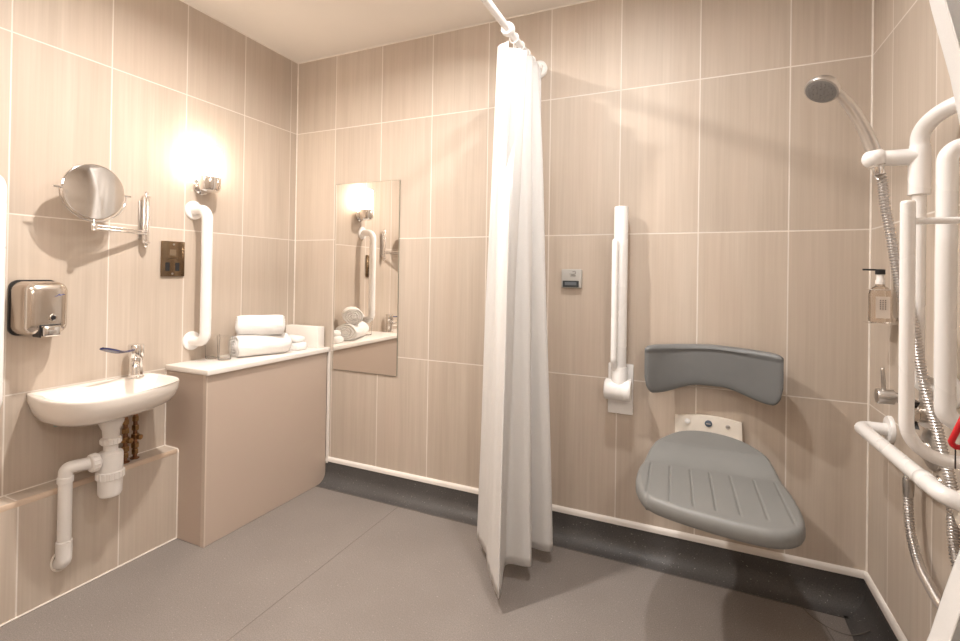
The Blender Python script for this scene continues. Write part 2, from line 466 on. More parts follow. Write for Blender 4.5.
# ================================================================== wall mirror
wm = thing('wall_mirror', 'tall frameless rectangular mirror fixed on the tiled back wall', 'mirror', (.493, 0, .61))
bm = newbm(); add_box(bm, (.290, -.0065, .609), (.697, -.001, 1.602), .0012, 2); link('mirror_glass', bm, M['mirror'], wm, angle=20)
bm = newbm()
add_box(bm, (.2892, -.0060, .6082), (.2898, -.0012, 1.6028)); add_box(bm, (.6972, -.0060, .6082), (.6980, -.0012, 1.6028))
add_box(bm, (.2892, -.0060, .6080), (.6980, -.0012, .6088)); add_box(bm, (.2892, -.0060, 1.6022), (.6980, -.0012, 1.6030))
link('edge', bm, plain('mirror_edge', (.32, .33, .27), .3, .5), wm, smooth=False)

# ================================================================== washbasin
sink = thing('washbasin', 'small white ceramic washbasin mounted on the tiled wall above ledge', 'washbasin', (.15, -.99, .58))
rim = catmull([(.004, -1.192, 0), (.06, -1.206, 0), (.13, -1.214, 0), (.21, -1.208, 0), (.275, -1.178, 0), (.312, -1.120, 0),
      (.312, -1.03, 0), (.292, -.94, 0), (.262, -.862, 0), (.226, -.812, 0), (.17, -.790, 0), (.10, -.785, 0), (.004, -.783, 0)], 6) 
rim = resample(rim + [V((.002, -.9, 0)), V((.002, -1.06, 0))], 96, True)
cc = V((.15, -.985, 0))
def rring(s, z, c=cc, sq=1., mx=.002):
    return [V((max(mx, c.x+(p.x-cc.x)*s), c.y+(p.y-cc.y)*s*sq, z)) for p in rim]
ZR = .702
def basin_ring(s, z, back):     # back keeps the rear edge pinned to the wall
    out = []
    for p in rim:
        t = (p.x-.002)/.31
        x = .002 + (p.x-.002)*s
        y = cc.y + (p.y-cc.y)*(s*.8+.2 if s < .9 else s)
        out.append(V((x, y, z)))
    return out
outer = [basin_ring(.25, .590, 1), basin_ring(.55, .592, 1), basin_ring(.75, .603, 1), basin_ring(.89, .622, 1), basin_ring(.965, .648, 1),
         basin_ring(.992, .672, 1), basin_ring(1.0, .692, 1), basin_ring(1.0, .6985, 1), basin_ring(.992, ZR, 1)]
ci = V((.178, -.985, 0))
def inner_ring(s, z, e=1.):
    out = []
    for p in rim:
        q = V((ci.x + (p.x-cc.x)*s*.88, ci.y+(p.y-cc.y)*s, z)); 
        q.x = max(q.x, ci.x-.098*s/.9)
        out.append(q)
    return out
inner = [inner_ring(.93, ZR-.0005), inner_ring(.905, ZR-.005), inner_ring(.86, ZR-.022), inner_ring(.76, ZR-.050), inner_ring(.58, ZR-.072), inner_ring(.36, ZR-.082), inner_ring(.09, ZR-.086)]
bm = newbm(); add_loft(bm, outer+inner, True, True, True); bl = link('bowl', bm, M['ceramic'], sink, angle=70)
bm = newbm(); add_lathe(bm, [(.030, .0), (.030, .003), (.022, .004), (.019, .001), (0, .001)], (ci.x, ci.y, ZR-.0875), (0, 0, 1), 32); link('plughole', bm, M['chrome'], sink)
bm = newbm(); add_lathe(bm, [(.010, 0), (.010, .010), (.006, .014), (0, .014)], (.06, -1.13, .583), (0, 0, 1), 20); link('fixing_nut', bm, plain('teal_nut', (.20, .33, .33), .4), sink)
bm = newbm(); add_box(bm, (.001, -1.150, .625), (.026, -.83, .668), .008, 2)
link('wall_fixing', bm, M['ceramic'], sink)
# ---- tap
TX, TY = .052, -.872
tap = thing('basin_tap', 'chrome lever mixer tap with navy lever standing on washbasin', 'tap', (TX, TY, ZR))
bm = newbm(); add_lathe(bm, [(.029, 0), (.029, .004), (.0240, .008), (.0225, .070), (.0225, .078)], (TX, TY, ZR), (0, 0, 1), 36); link('body', bm, M['chrome'], tap)
bm = newbm(); add_lathe(bm, [(.0255, .079), (.0272, .082), (.0272, .126), (.0250, .130), (0, .131)], (TX, TY, ZR), (0, 0, 1), 36); link('cartridge_cap', bm, M['chrome'], tap)
bm = newbm(); add_tube(bm, fillet([(TX+.006, TY-.006, ZR+.058), (TX+.062, TY-.040, ZR+.064), (TX+.074, TY-.046, ZR+.022)], .020, 6), .0145, 20); link('spout', bm, M['chrome'], tap)
bm = newbm()
lp = catmull([(TX+.012, TY-.012, ZR+.112), (TX+.034, TY-.045, ZR+.112), (TX+.056, TY-.090, ZR+.116), (TX+.074, TY-.128, ZR+.128), (TX+.090, TY-.168, ZR+.142)], 6)
n = len(lp); rings = []
for i, p in enumerate(lp):
    t = i/(n-1); w = .0048 + (.0125*math.sin((t-.35)/.65*PI*.90)**.8 if t > .35 else 0)
    h = .0040 + (.0022*math.sin((t-.35)/.65*PI*.95) if t > .35 else 0)
    rings.append([p + V((.80, -.45, -.30)).normalized().cross(V((.45, .9, 0))).normalized()*0 + V((.86, .40, .25)).normalized()*w*math.cos(a) + V((-.2, -.1, 1)).normalized()*h*math.sin(a) for a in [2*PI*k/16 for k in range(16)]])
add_loft(bm, rings, True, True, True); link('lever', bm, M['navy'], tap)
# ---- waste trap
WX, WY = .150, -1.010
trap = thing('waste_trap', 'white plastic bottle trap and waste pipe hanging under the washbasin', 'waste trap', (WX, WY, .31))
bm = newbm(); add_lathe(bm, [(.040, .590), (.038, .575), (.027, .550), (.0245, .520)], (WX, WY, 0), (0, 0, 1), 32); link('tailpiece', bm, M['upvc'], trap)
def nut(parent, org, axis, r, h, name='nut', nrib=14):
    bm = newbm(); add_lathe(bm, [(r*.9, 0), (r, .003), (r, h-.003), (r*.9, h)], org, axis, 28)
    x, y = frame_of(V(axis))
    for k in range(nrib):
        a = 2*PI*k/nrib; c = V(org) + (x*math.cos(a)+y*math.sin(a))*r
        add_tube(bm, [c+V(axis).normalized()*.004, c+V(axis).normalized()*(h-.004)], .0022, 6)
    return link(name, bm, M['upvc'], parent)
nut(trap, (WX, WY, .498), (0, 0, 1), .031, .024)
bm = newbm(); add_lathe(bm, [(.022, .498), (.022, .475), (.036, .470), (.038, .462), (.038, .405)], (WX, WY, 0), (0, 0, 1), 36); link('trap_body', bm, M['upvc'], trap)
nut(trap, (WX, WY, .375), (0, 0, 1), .042, .030, 'nut', 18)
bm = newbm(); add_lathe(bm, [(.0375, .376), (.0365, .325), (.032, .315), (0, .312)], (WX, WY, 0), (0, 0, 1), 36); link('trap_cup', bm, M['upvc'], trap)
PX, PY = XB+.022, -1.128
nut(trap, (WX-.004, WY-.038, .447), (-.05, -1, 0), .030, .026)
bm = newbm(); add_tube(bm, fillet([(WX, WY-.02, .447), (PX+.004, PY, .447), (PX, PY, .420)], .032, 8), .0205, 24); link('elbow', bm, M['upvc'], trap)
bm = newbm(); add_lathe(bm, [(.0205, .418), (.023, .416), (.023, .398), (.0195, .396), (.0195, .19)], (PX, PY, 0), (0, 0, 1), 28); link('pipe', bm, M['upvc'], trap)
bm = newbm(); add_lathe(bm, [(.0195, .200), (.0228, .198), (.0228, .165), (.0222, .150)], (PX, PY, 0), (0, 0, 1), 28)
add_tube(bm, fillet([(PX, PY, .152), (PX-.001, PY, .128), (XB+.0005, PY, .120)], .016, 6), .0222, 24); link('pipe_end', bm, M['upvc'], trap)
# silicone outline where the pipe enters the ledge
bm = newbm(); add_tube(bm, [V((XB+.001, PY+.001+.027*math.cos(a), .126+.034*math.sin(a))) for a in [2*PI*k/28 for k in range(29)]], .0035, 8); link('sealant_ring', bm, M['grout'], trap)
# ---- supply valves
for (x, y, lab) in ((.052, -.905, 'brass isolating valve on water pipe below the basin, nearer the trap'), (.040, -.862, 'brass isolating valve on water pipe below the basin, nearer the cabinet')):
    v = thing('isolating_valve', lab, 'valve', (x, y, ZB+.0015), 'supply valves under the washbasin')
    bm = newbm(); add_tube(bm, [(x, y, .590), (x, y, ZB+.0015)], .0075, 14); link('pipe', bm, M['copper'], v)
    bm = newbm()
    for z0, r in ((.395, .0125), (.420, .0145), (.455, .0155), (.490, .0135), (.525, .012)):
        add_lathe(bm, [(r*.85, 0), (r, .003), (r, .017), (r*.85, .020)], (x, y, z0), (0, 0, 1), 6)
    link('fitting', bm, M['brass'], v, smooth=False)
    bm = newbm(); add_lathe(bm, [(.009, 0), (.010, .004), (.010, .016), (.006, .018), (0, .018)], (x+.012, y+.002, .464), (1, .2, 0), 18); link('spindle', bm, M['brass'], v)
    bm = newbm(); add_lathe(bm, [(.016, 0), (.016, .003), (.009, .006)], (x, y, ZB+.0015), (0, 0, 1), 20); link('collar', bm, M['copper'], v)

# ================================================================== hand dryer
hd = thing('hand_dryer', 'polished steel hand dryer on tiled wall above left of basin', 'hand dryer', (0, -1.2, .91))
def rrect(y0, y1, z0, z1, r, n=6):
    out = []
    for cy, cz, a0 in ((y1-r, z1-r, 0), (y0+r, z1-r, PI/2), (y0+r, z0+r, PI), (y1-r, z0+r, 1.5*PI)):
        for k in range(n+1): a = a0+PI/2*k/n; out.append((cy+r*math.cos(a), cz+r*math.sin(a)))
    return out
Y0, Y1, Z0, Z1 = -1.243, -1.116, .905, 1.083
bm = newbm(); pr = rrect(Y0-.003, Y1+.003, Z0-.004, Z1+.004, .026)
add_loft(bm, [[(x, y, z) for y, z in pr] for x in (.0015, .010)], True, True, True); link('back_plate', bm, M['black'], hd)
bm = newbm(); rings = []
for x, ins, bow in ((.011, 0, 0), (.060, .001, 0), (.078, .004, 0), (.090, .009, 0), (.097, .017, 0), (.101, .028, 0), (.1025, .045, 0)):
    q = rrect(Y0+ins*1.0, Y1-ins*.7, Z0+ins*.8, Z1-ins*.9, max(.012, .028-ins*.3))
    rings.append([(x, y, z) for y, z in q])
add_loft(bm, rings, True, True, True); link('cover', bm, M['brushed'], hd, angle=50)
yc = -1.168
bm = newbm(); add_lathe(bm, [(.0115, 0), (.0105, .003), (.0075, .0035), (.0075, .001)], (.1025, yc, .962), (1, 0, 0), 28); sr = None; sr = link('sensor_ring', bm, M['chrome'], hd)
bm = newbm(); add_lathe(bm, [(.0078, 0), (.006, .003), (0, .0042)], (.1028, yc, .962), (1, 0, 0), 24); link('sensor', bm, M['black'], sr)
bm = newbm(); add_box(bm, (.060, yc-.030, .900), (.117, yc+.020, .936), .007, 3); nz = link('nozzle', bm, M['chrome'], hd)
bm = newbm(); add_box(bm, (.1165, yc-.016, .909), (.1182, yc+.004, .922), .002, 2); link('outlet', bm, M['satin'], nz)
bm = newbm(); add_box(bm, (.058, yc-.036, .898), (.1045, yc-.0305, .940), .002, 1); add_box(bm, (.058, yc-.036, .9365), (.1045, yc+.024, .940), .0015, 1); link('nozzle_gap', bm, M['black'], hd)
bm = newbm()      # the little blue script mark
add_tube(bm, catmull([(.1032, -1.164, 1.034), (.1033, -1.158, 1.0335), (.1033, -1.154, 1.038), (.1033, -1.150, 1.040), (.1033, -1.150, 1.036), (.1033, -1.145, 1.037), (.1032, -1.140, 1.040), (.1025, -1.136, 1.0385)], 4), .0011, 6)
link('logo', bm, M['blue'], hd)

# ================================================================== extending shaving mirror
sm = thing('shaving_mirror', 'round chrome swing arm mirror on wall above the washbasin', 'mirror', (0, -.83, 1.24))
bm = newbm()
add_box(bm, (.001, -.845, 1.250), (.008, -.815, 1.406), .003, 2); link('wall_plate', bm, M['satin'], sm)
bm = newbm(); add_tube(bm, [(.026, -.836, 1.241), (.026, -.836, 1.419)], .0062, 18); add_tube(bm, [(.026, -.822, 1.241), (.026, -.822, 1.419)], .0062, 18); link('bracket_bar', bm, M['chrome'], sm)
for z, s in ((1.419, 1), (1.241, -1)):
    bm = newbm(); add_lathe(bm, [(.016, 0), (.016, s*.006), (.009, s*.010), (.007, s*.016), (.0085, s*.022), (0, s*.027)], (.026, -.829, z), (0, 0, 1), 24)
    link('finial', bm, M['chrome'], sm)
for z in (1.262, 1.396):
    bm = newbm(); add_tube(bm, [(.006, -.829, z), (.026, -.829, z)], .005, 12); link('stud', bm, M['chrome'], sm)
MX, MY, MZ = .110, -1.057, 1.403
bm = newbm(); add_tube(bm, [(.028, -.829, 1.283), (MX, MY, 1.283)], .0042, 14); add_tube(bm, [(.028, -.829, 1.272), (MX, MY, 1.272)], .0042, 14); link('arm', bm, M['chrome'], sm)
bm = newbm(); add_lathe(bm, [(.010, 0), (.010, .024), (.006, .030), (.004, .040)], (MX, MY, 1.264), (0, 0, 1), 22); link('pivot', bm, M['chrome'], sm)
MR = .0965
tilt = Matrix.Rotation(math.radians(-.3), 3, 'Z') @ Matrix.Rotation(math.radians(0), 3, 'Y')
nrm = tilt @ V((1, 0, 0)); mc = V((MX, MY, MZ)); my = tilt @ V((0, 1, 0)); mz = tilt @ V((0, 0, 1))
bm = newbm(); add_lathe(bm, [(MR-.004, .0048), (MR, .004), (MR+.0025, 0), (MR, -.004), (MR-.006, -.006), (MR-.02, -.008), (0, -.011)], mc, nrm, 64); link('frame', bm, M['chrome'], sm)
bm = newbm(); add_lathe(bm, [(0, .0046), (MR-.0045, .0046), (MR-.0045, .002)], mc, nrm, 64, cap=False); link('mirror_glass', bm, M['mirror'], sm, angle=20)
bm = newbm(); RY = MR+.009
add_tube(bm, [mc + my*RY*math.cos(a) + mz*RY*math.sin(a) for a in [PI + PI*k/28 for k in range(29)]], .0027, 10)
for s in (-1, 1): add_tube(bm, [mc+my*s*(MR), mc+my*s*(MR+.022)], .0038, 12, caps_round=True)
link('yoke', bm, M['chrome'], sm)

# ================================================================== shaver socket
ss = thing('shaver_socket', 'antique bronze shaver socket plate on the left wall', 'socket', (0, -.70, 1.10))
bm = newbm(); add_box(bm, (.001, -.752, 1.100), (.010, -.650, 1.252), .0035, 2); link('plate', bm, M['bronze'], ss)
for y in (-.727, -.684):
    bm = newbm(); add_box(bm, (.0095, y-.009, 1.124), (.0112, y+.009, 1.160), .0005, 1); link('socket_hole', bm, M['black'], ss)
bm = newbm(); add_box(bm, (.0098, -.718, 1.190), (.0106, -.690, 1.216), .0004, 1)
for k in range(3): add_box(bm, (.0098, -.728+.0, 1.176+k*.0), (.0104, -.682, 1.178))
link('emblem', bm, plain('light_bronze', (.40, .33, .25), .3, 1.), ss)
bm = newbm()
for z in (1.238,): add_lathe(bm, [(.004, 0), (.004, .0012), (0, .0018)], (.010, -.701, z), (1, 0, 0), 14)
link('screw', bm, M['satin'], ss); bm = newbm()
add_lathe(bm, [(.004, 0), (.004, .0012), (0, .0018)], (.010, -.7055, 1.112), (1, 0, 0), 14); link('screw', bm, M['satin'], ss)

# ================================================================== sconces
def sconce(y, label, wallx=0, s=1, glass='opal'):
    t = thing('wall_lamp', label, 'lamp', (wallx, y, 1.49), 'opal glass wall lamps')
    x = wallx + s*.060
    bm = newbm(); add_lathe(bm, [(.040, .001), (.040, .010), (.032, .018), (.012, .024), (.012, .030)], (wallx, y, 1.512), (s, 0, 0), 36); link('wall_rose', bm, M['chrome'], t)
    bm = newbm(); add_lathe(bm, [(0, 1.478), (.026, 1.480), (.040, 1.488), (.0455, 1.500), (.0455, 1.548), (.042, 1.550), (.042, 1.545), (0, 1.545)], (x, y, 0), (0, 0, 1), 44); link('cup', bm, M['chrome'], t)
    bm = newbm(); add_lathe(bm, [(.030, 1.5460), (.0405, 1.5470), (.0410, 1.672), (.037, 1.680), (.026, 1.684), (0, 1.685)], (x, y, 0), (0, 0, 1), 40, cap=False); link('glass_shade', bm, M[glass], t)
    return t
sconce(-.575, 'lit opal glass wall lamp on chrome cup above the left grab rail')
sconce(-1.600, 'opal glass wall lamp beyond the hand dryer on left wall')
sconce(-2.150, 'opal glass wall lamp on right wall behind the curtain', W, -1, 'opal_far')
def downlight(x, y, label, e, spread=176, col=(1, .93, .86)):
    t = thing('ceiling_light', label, 'ceiling light', (x, y, ZC), 'recessed ceiling downlights')
    bm = newbm(); add_lathe(bm, [(.052, -.0005), (.052, -.004), (.044, -.008), (.038, -.006), (.038, -.001)], (x, y, ZC), (0, 0, 1), 40, cap=False); link('bezel', bm, M['chrome'], t)
    bm = newbm(); add_lathe(bm, [(0, -.0015), (.0375, -.0015), (.0375, -.0005), (0, -.0005)], (x, y, ZC), (0, 0, 1), 32); link('lens', bm, M['lens'], t)
    l = bpy.data.lights.new('downlight_lamp', 'AREA'); l.shape = 'DISK'; l.size = .07; l.energy = e; l.color = col; l.spread = math.radians(spread)
    o = bpy.data.objects.new('lamp', l); COL.objects.link(o); o.parent = t; o.location = (0, 0, -.010)
    return t
downlight(.90, -.95, 'recessed ceiling downlight over the room in front of mirror', 7.5, 165)
downlight(1.80, -.75, 'recessed ceiling downlight over the shower area', 3.2, col=(1, .98, .96))
dome = thing('ceiling_light', 'unseen opal dome added behind the camera as fill light', 'ceiling light', (1.25, -2.1, ZC))  # unseen dome, added only to give soft fill from behind the camera
bm = newbm(); add_lathe(bm, [(.165, -.0005), (.165, -.018), (.158, -.020), (.158, -.0005)], (1.25, -2.1, ZC), (0, 0, 1), 48, cap=False); link('base', bm, M['white'], dome)
bm = newbm(); add_lathe(bm, [(.156, -.018), (.156, -.050), (.145, -.075), (.115, -.095), (.06, -.106), (0, -.109)], (1.25, -2.1, ZC), (0, 0, 1), 48, cap=False); link('glass_shade', bm, M['fill_dome'], dome)

# ================================================================== grab rails, left wall
def flange(bm, c, ax, r=.040, t=.010):
    add_lathe(bm, [(r, .0005), (r, t*.55), (r*.93, t*.9), (r*.6, t), (0, t)], c, ax, 40)
def grab_v(name, label, y, z0, z1, d, r, wallx=0, s=1, rf=.042, bend=.05):
    t = thing(name, label, 'grab rail', (wallx, y, z0), None)
    x = wallx+s*d; x0 = wallx + s*.008
    bm = newbm(); add_tube(bm, fillet([(x0, y, z0), (x, y, z0), (x, y, z1), (x0, y, z1)], bend, 10), r, 28); link('rail', bm, M['white'], t)
    for z in (z0, z1):
        bm = newbm(); flange(bm, (wallx, y, z), (s, 0, 0), rf); link('flange', bm, M['white'], t)
    return t
grab_v('grab_rail', 'white vertical grab rail below the lit wall lamp', -.607, .812, 1.398, .092, .0225)
grab_v('grab_rail', 'white vertical grab rail cut off by left edge of photo', -1.308, .68, 1.405, .085, .021)

# ================================================================== curtain rod, rings, curtain
RX, RZ = 1.4193, 2.045
rod = thing('curtain_rod', 'white curtain rod fixed high on the back wall', 'curtain rod', (RX, 0, RZ))
bm = newbm(); add_tube(bm, fillet([(RX, -.006, RZ), (RX, -1.22, RZ), (W-.006, -1.22, RZ)], .15, 12), .0135, 24); link('pole', bm, M['white'], rod)
for c, ax in (((RX, 0, RZ), (0, -1, 0)), ((W, -1.22, RZ), (-1, 0, 0))):
    bm = newbm(); add_lathe(bm, [(.040, .0005), (.040, .008), (.037, .012), (.024, .017), (.0235, .036), (.0140, .039)], c, ax, 36); link('wall_flange', bm, M['white'], rod)
def ring(x, y, label, along='y', grp='curtain rings on the rod by back wall'):
    bm = newbm(); q = []
    for k in range(37):
        a = 2*PI*k/36; q.append(V((x+.0175*math.cos(a), y, RZ-.004+.0185*math.sin(a))) if along == 'y' else V((x, y+.0175*math.cos(a), RZ-.004+.0185*math.sin(a))))
    add_tube(bm, q, .0026, 10); add_tube(bm, [(x, y, RZ-.026), (x, y, RZ-.050)], .0018, 8)
    tag(link('curtain_ring', bm, M['white'], base=(x, y, RZ)), label, 'curtain ring', grp)
ys = [-.050, -.110, -.180, -.255, -.325]
for i, y in enumerate(ys): ring(RX, y, 'white ring carrying the gathered curtain on the rod near back wall')
ring_bm = newbm(); add_lathe(ring_bm, [(.0145, -.016), (.023, -.014), (.0265, 0), (.023, .014), (.0145, .016)], (RX, -.388, RZ), (0, 1, 0), 32)
tag(link('rod_collar', ring_bm, M['white'], base=(RX, -.388, RZ)), 'thick white collar round the curtain rod near its visible end', 'collar')

def curtain(name, label, top, bot, ztop, zbot, n=260, rows=60, mid=None, seed=0, thick=.0012):
    tp = resample(catmull(top, 8), n); bt = resample(catmull(bot, 10), n); bm = newbm(); rr = []
    for j in range(rows+1):
        t = j/rows; ring_ = []
        e = t**.8
        for i in range(n):
            a = tp[i]; b = bt[i]; s = i/(n-1)
            p = a.lerp(b, e)
            w = .0022*math.sin(s*61+seed+t*3)*math.sin(PI*min(1, t*1.6)) + .0014*math.sin(s*143+t*9)*(1-t*.4)
            zt = ztop(s) if callable(ztop) else ztop
            p = V((p.x+w, p.y+w*.6, zt + (zbot-zt)*t + .005*math.sin(s*17+seed)*t))
            if mid: p = mid(p, s, t)
            ring_.append(p)
        rr.append(ring_)
    add_loft(bm, rr, False)
    o = link(name, bm, M['curtain'], base=(top[0][0], top[0][1], zbot), angle=180)
    sm_ = o.modifiers.new('thickness', 'SOLIDIFY'); sm_.thickness = thick; sm_.offset = 0
    return tag(o, label, 'curtain')
top = []
yy = [-.035, -.060, -.090, -.120, -.150, -.180, -.215, -.250, -.285, -.320, -.355, -.390, -.425, -.455]
for i, y in enumerate(yy): top.append((RX + (.030 if i % 2 else -.026), y, 0))
bot = [(1.42, -.105, 0), (1.50, -.13, 0), (1.44, -.165, 0), (1.555, -.190, 0), (1.565, -.212, 0), (1.54, -.225, 0), (1.46, -.235, 0), (1.515, -.315, 0), (1.528, -.352, 0), (1.510, -.365, 0), (1.440, -.380, 0),
       (1.470, -.50, 0), (1.484, -.560, 0), (1.462, -.535, 0), (1.415, -.470, 0), (1.385, -.425, 0), (1.345, -.350, 0), (1.275, -.262, 0), (1.270, -.245, 0), (1.345, -.200, 0)]
curtain('shower_curtain', 'white shower curtain gathered by the back wall, hanging to the floor', top, bot, lambda s: 2.027 - .060*min(1, max(0, (s-.45)/.40))**1.5, .055, seed=1)
hem = None
# right-hand curtain, drawn to the wall and tied in at waist height
top2 = []; bot2 = []
for i in range(19):
    s = i/18; x = 2.26 + .33*s; top2.append((x, -1.22+(.035 if i % 2 else -.035), 0))
    bot2.append((2.225 + .355*s, -1.22+(.045 if i % 2 else -.045), 0))
def waist(p, s, t):
    z = p.z; d = abs(z-1.03); k = min(1, d/.95)**.85
    LZ = [(.06, 2.19), (.40, 2.285), (.63, 2.360), (.71, 2.379), (.78, 2.398), (.95, 2.425), (1.10, 2.425), (1.32, 2.392), (1.41, 2.377), (1.52, 2.353), (2.0, 2.27)]
    for (z0, l0), (z1, l1) in zip(LZ, LZ[1:]):
        if z <= z1: break
    L = l0 + (l1-l0)*(z-z0)/(z1-z0)
    e = (p.x-2.19)/(.40)
    return V((L + (2.598-L)*(i_frac(s)), -1.22 + (p.y+1.22)*(.7+.3*k), z))
def i_frac(s): return s
curtain('shower_curtain', 'white shower curtain in right foreground, drawn in at the waist', top2, bot2, 1.995, .06, mid=waist, seed=4)
for i in range(7): ring(2.29+.045*i, -1.22, 'white ring carrying the right foreground curtain', 'x', 'curtain rings by the right wall')
bm = newbm(); add_tube(bm, catmull([(W-.002, -1.22, 1.06), (2.58, -1.268, 1.045), (2.50, -1.262, 1.03), (2.478, -1.22, 1.03), (2.50, -1.178, 1.03), (2.58, -1.172, 1.045), (W-.002, -1.22, 1.055)], 8), .006, 10)
tag(link('curtain_tie', bm, M['curtain'], base=(W, -1.22, 1.05)), 'white tie band holding the right foreground curtain to wall', 'curtain tie')

# ================================================================== drop-down rail, back wall
dr = thing('drop_down_rail', 'white folded-up support rail on back wall left of backrest', 'support rail', (1.79, 0, .58))
bm = newbm(); add_box(bm, (1.742, -.012, .566), (1.842, -.001, .772), .003, 2); link('wall_plate', bm, M['white'], dr)
bm = newbm(); add_lathe(bm, [(.036, 0), (.042, .005), (.042, .098), (.040, .103)], (1.737, -.058, .675), (1, 0, 0), 36)
add_box(bm, (1.748, -.055, .640), (1.836, -.008, .712), .004, 2); link('hinge', bm, M['white'], dr)
bm = newbm(); add_lathe(bm, [(.0425, 0), (.0435, .002), (.0435, .022), (.0405, .026)], (1.812, -.058, .675), (1, 0, 0), 36); link('hinge_cap', bm, M['white'], dr)
bm = newbm(); add_lathe(bm, [(.0335, .690), (.0335, .762), (.031, .768)], (1.7935, -.058, 0), (0, 0, 1), 32); link('socket', bm, M['white'], dr)
bm = newbm(); add_lathe(bm, [(.0275, .740), (.0275, 1.406), (.0265, 1.411), (0, 1.413)], (1.7925, -.060, 0), (0, 0, 1), 32); link('main_rail', bm, M['white'], dr)
bm = newbm(); add_tube(bm, fillet([(1.777, -.080, .765), (1.777, -.103, .80), (1.777, -.103, 1.268)], .03, 8), .0125, 20, caps_round=True)
add_tube(bm, [(1.777, -.103, 1.228), (1.790, -.070, 1.228)], .006, 12); link('lower_rail', bm, M['white'], dr)

# ================================================================== call switch / small control
cs = thing('wall_control', 'small silver grey wall control with dark slot beside curtain', 'switch', (1.58, 0, 1.075))
bm = newbm(); add_box(bm, (1.540, -.020, 1.078), (1.627, -.001, 1.158), .0035, 2); link('housing', bm, M['greyplastic'], cs)
bm = newbm(); add_box(bm, (1.546, -.0212, 1.081), (1.616, -.0195, 1.109), .0008, 1); link('slot', bm, M['darkgap'], cs)
bm = newbm(); add_box(bm, (1.556, -.0222, 1.090), (1.606, -.0208, 1.103), .0012, 1); link('pull_tab', bm, plain('slate', (.13, .15, .17), .35), cs)
bm = newbm()
add_tube(bm, catmull([(1.588, -.0206, 1.147), (1.597, -.0206, 1.150), (1.602, -.0206, 1.145), (1.600, -.0206, 1.139), (1.592, -.0206, 1.137), (1.576, -.0206, 1.138)], 5), .0011, 6)
for dx, z in ((0, 1.133), (-.004, 1.129)): add_tube(bm, [(1.582+dx, -.0206, z), (1.602, -.0206, z)], .0010, 6)
link('icon', bm, plain('icon_grey', (.16, .15, .14), .5), cs)

# ================================================================== backrest
br = thing('backrest', 'dark grey moulded backrest pad on the wall above shower seat', 'backrest', (2.13, 0, .68))
bm = newbm(); rings = []; NS = 64
XL, XR_ = 1.895, 2.348; xc = (XL+XR_)/2; hw = (XR_-XL)/2
for i in range(NS+1):
    s = -1 + 2*i/NS; e = abs(s); x = xc + s*hw
    y_front = -(.062 + .075*e**2.4)
    y_back = y_front + .048
    if e > .86: k = (e-.86)/.14; rnd_ = math.sqrt(max(0, 1-k*k*.98))
    else: rnd_ = 1
    ztop = .878 - .010*e
    q_ = min(1, max(0, (e-.15)/.68)); zbot = .724 - .037*q_*q_*(3-2*q_)
    zm = (ztop+zbot)/2 + (.01 if e > .9 else 0); hh = (ztop-zbot)/2
    if e > .86: zlow = (1-rnd_)*.070; ztop -= (1-rnd_)*.012; zbot += zlow
    ym = (y_front+y_back)/2; hy = .027*(.45+.55*rnd_)
    zm = (ztop+zbot)/2; hh = (ztop-zbot)/2
    ring_ = []
    for k in range(36):
        a = 2*PI*k/36; q = 5
        cy = math.copysign(abs(math.cos(a))**(2/q), math.cos(a)); cz = math.copysign(abs(math.sin(a))**(2/q), math.sin(a))
        lip = -.008 if (cz > .8 and cy < 0) else 0      # overhanging top lip
        belly = -.012*(1-cz*cz) if cy < 0 else 0
        ring_.append((x, ym + cy*hy + lip*rnd_ + belly*0, zm + cz*hh))
    rings.append(ring_)
add_loft(bm, rings, True, True, True); link('pad', bm, M['grey_pu'], br, angle=60)
for x in (2.02, 2.22):
    bm = newbm(); add_box(bm, (x-.030, -.040, .790), (x+.030, -.001, .845), .004, 2); link('mount', bm, M['grey_pu'], br)

# ================================================================== shower seat
st = thing('shower_seat', 'grey ribbed folding shower seat on white wall bracket', 'shower seat', (2.12, 0, .50))
bm = newbm()
add_prism(bm, [(2.002, -.001, .500), (2.002, -.001, .590)] + [(2.002+.23*k/8, -.001, .590+.012*math.sin(PI*k/8)) for k in range(1, 8)] + [(2.232, -.001, .590), (2.236, -.001, .500)], (0, -.020, 0))
link('wall_bracket', bm, M['cream'], st)
for x in (2.020, 2.214):
    bm = newbm(); add_box(bm, (x-.009, -.100, .475), (x+.009, -.018, .530), .004, 2); link('hinge_arm', bm, M['cream'], st)
bm = newbm(); add_tube(bm, [(2.005, -.055, .505), (2.230, -.055, .505)], .011, 18); link('hinge_pin', bm, M['satin'], st)
bm = newbm(); add_lathe(bm, [(.013, 0), (.012, .003), (.006, .005), (0, .005)], (2.120, -.021, .574), (0, -1, 0), 28); bd = link('badge', bm, M['badge'], st)
bm = newbm(); add_box(bm, (2.1125, -.0266, .5728), (2.1275, -.0258, .5755)); link('badge_text', bm, M['label'], bd, smooth=False)
bm = newbm(); add_lathe(bm, [(.010, 0), (.009, .004), (0, .006)], (2.046, -.021, .574), (0, -1, 0), 24); link('screw_cap', bm, M['white'], st)
bm = newbm(); add_lathe(bm, [(.008, 0), (.008, .002), (.004, .0035), (0, .002)], (2.186, -.021, .570), (0, -1, 0), 24); link('screw', bm, M['satin'], st)
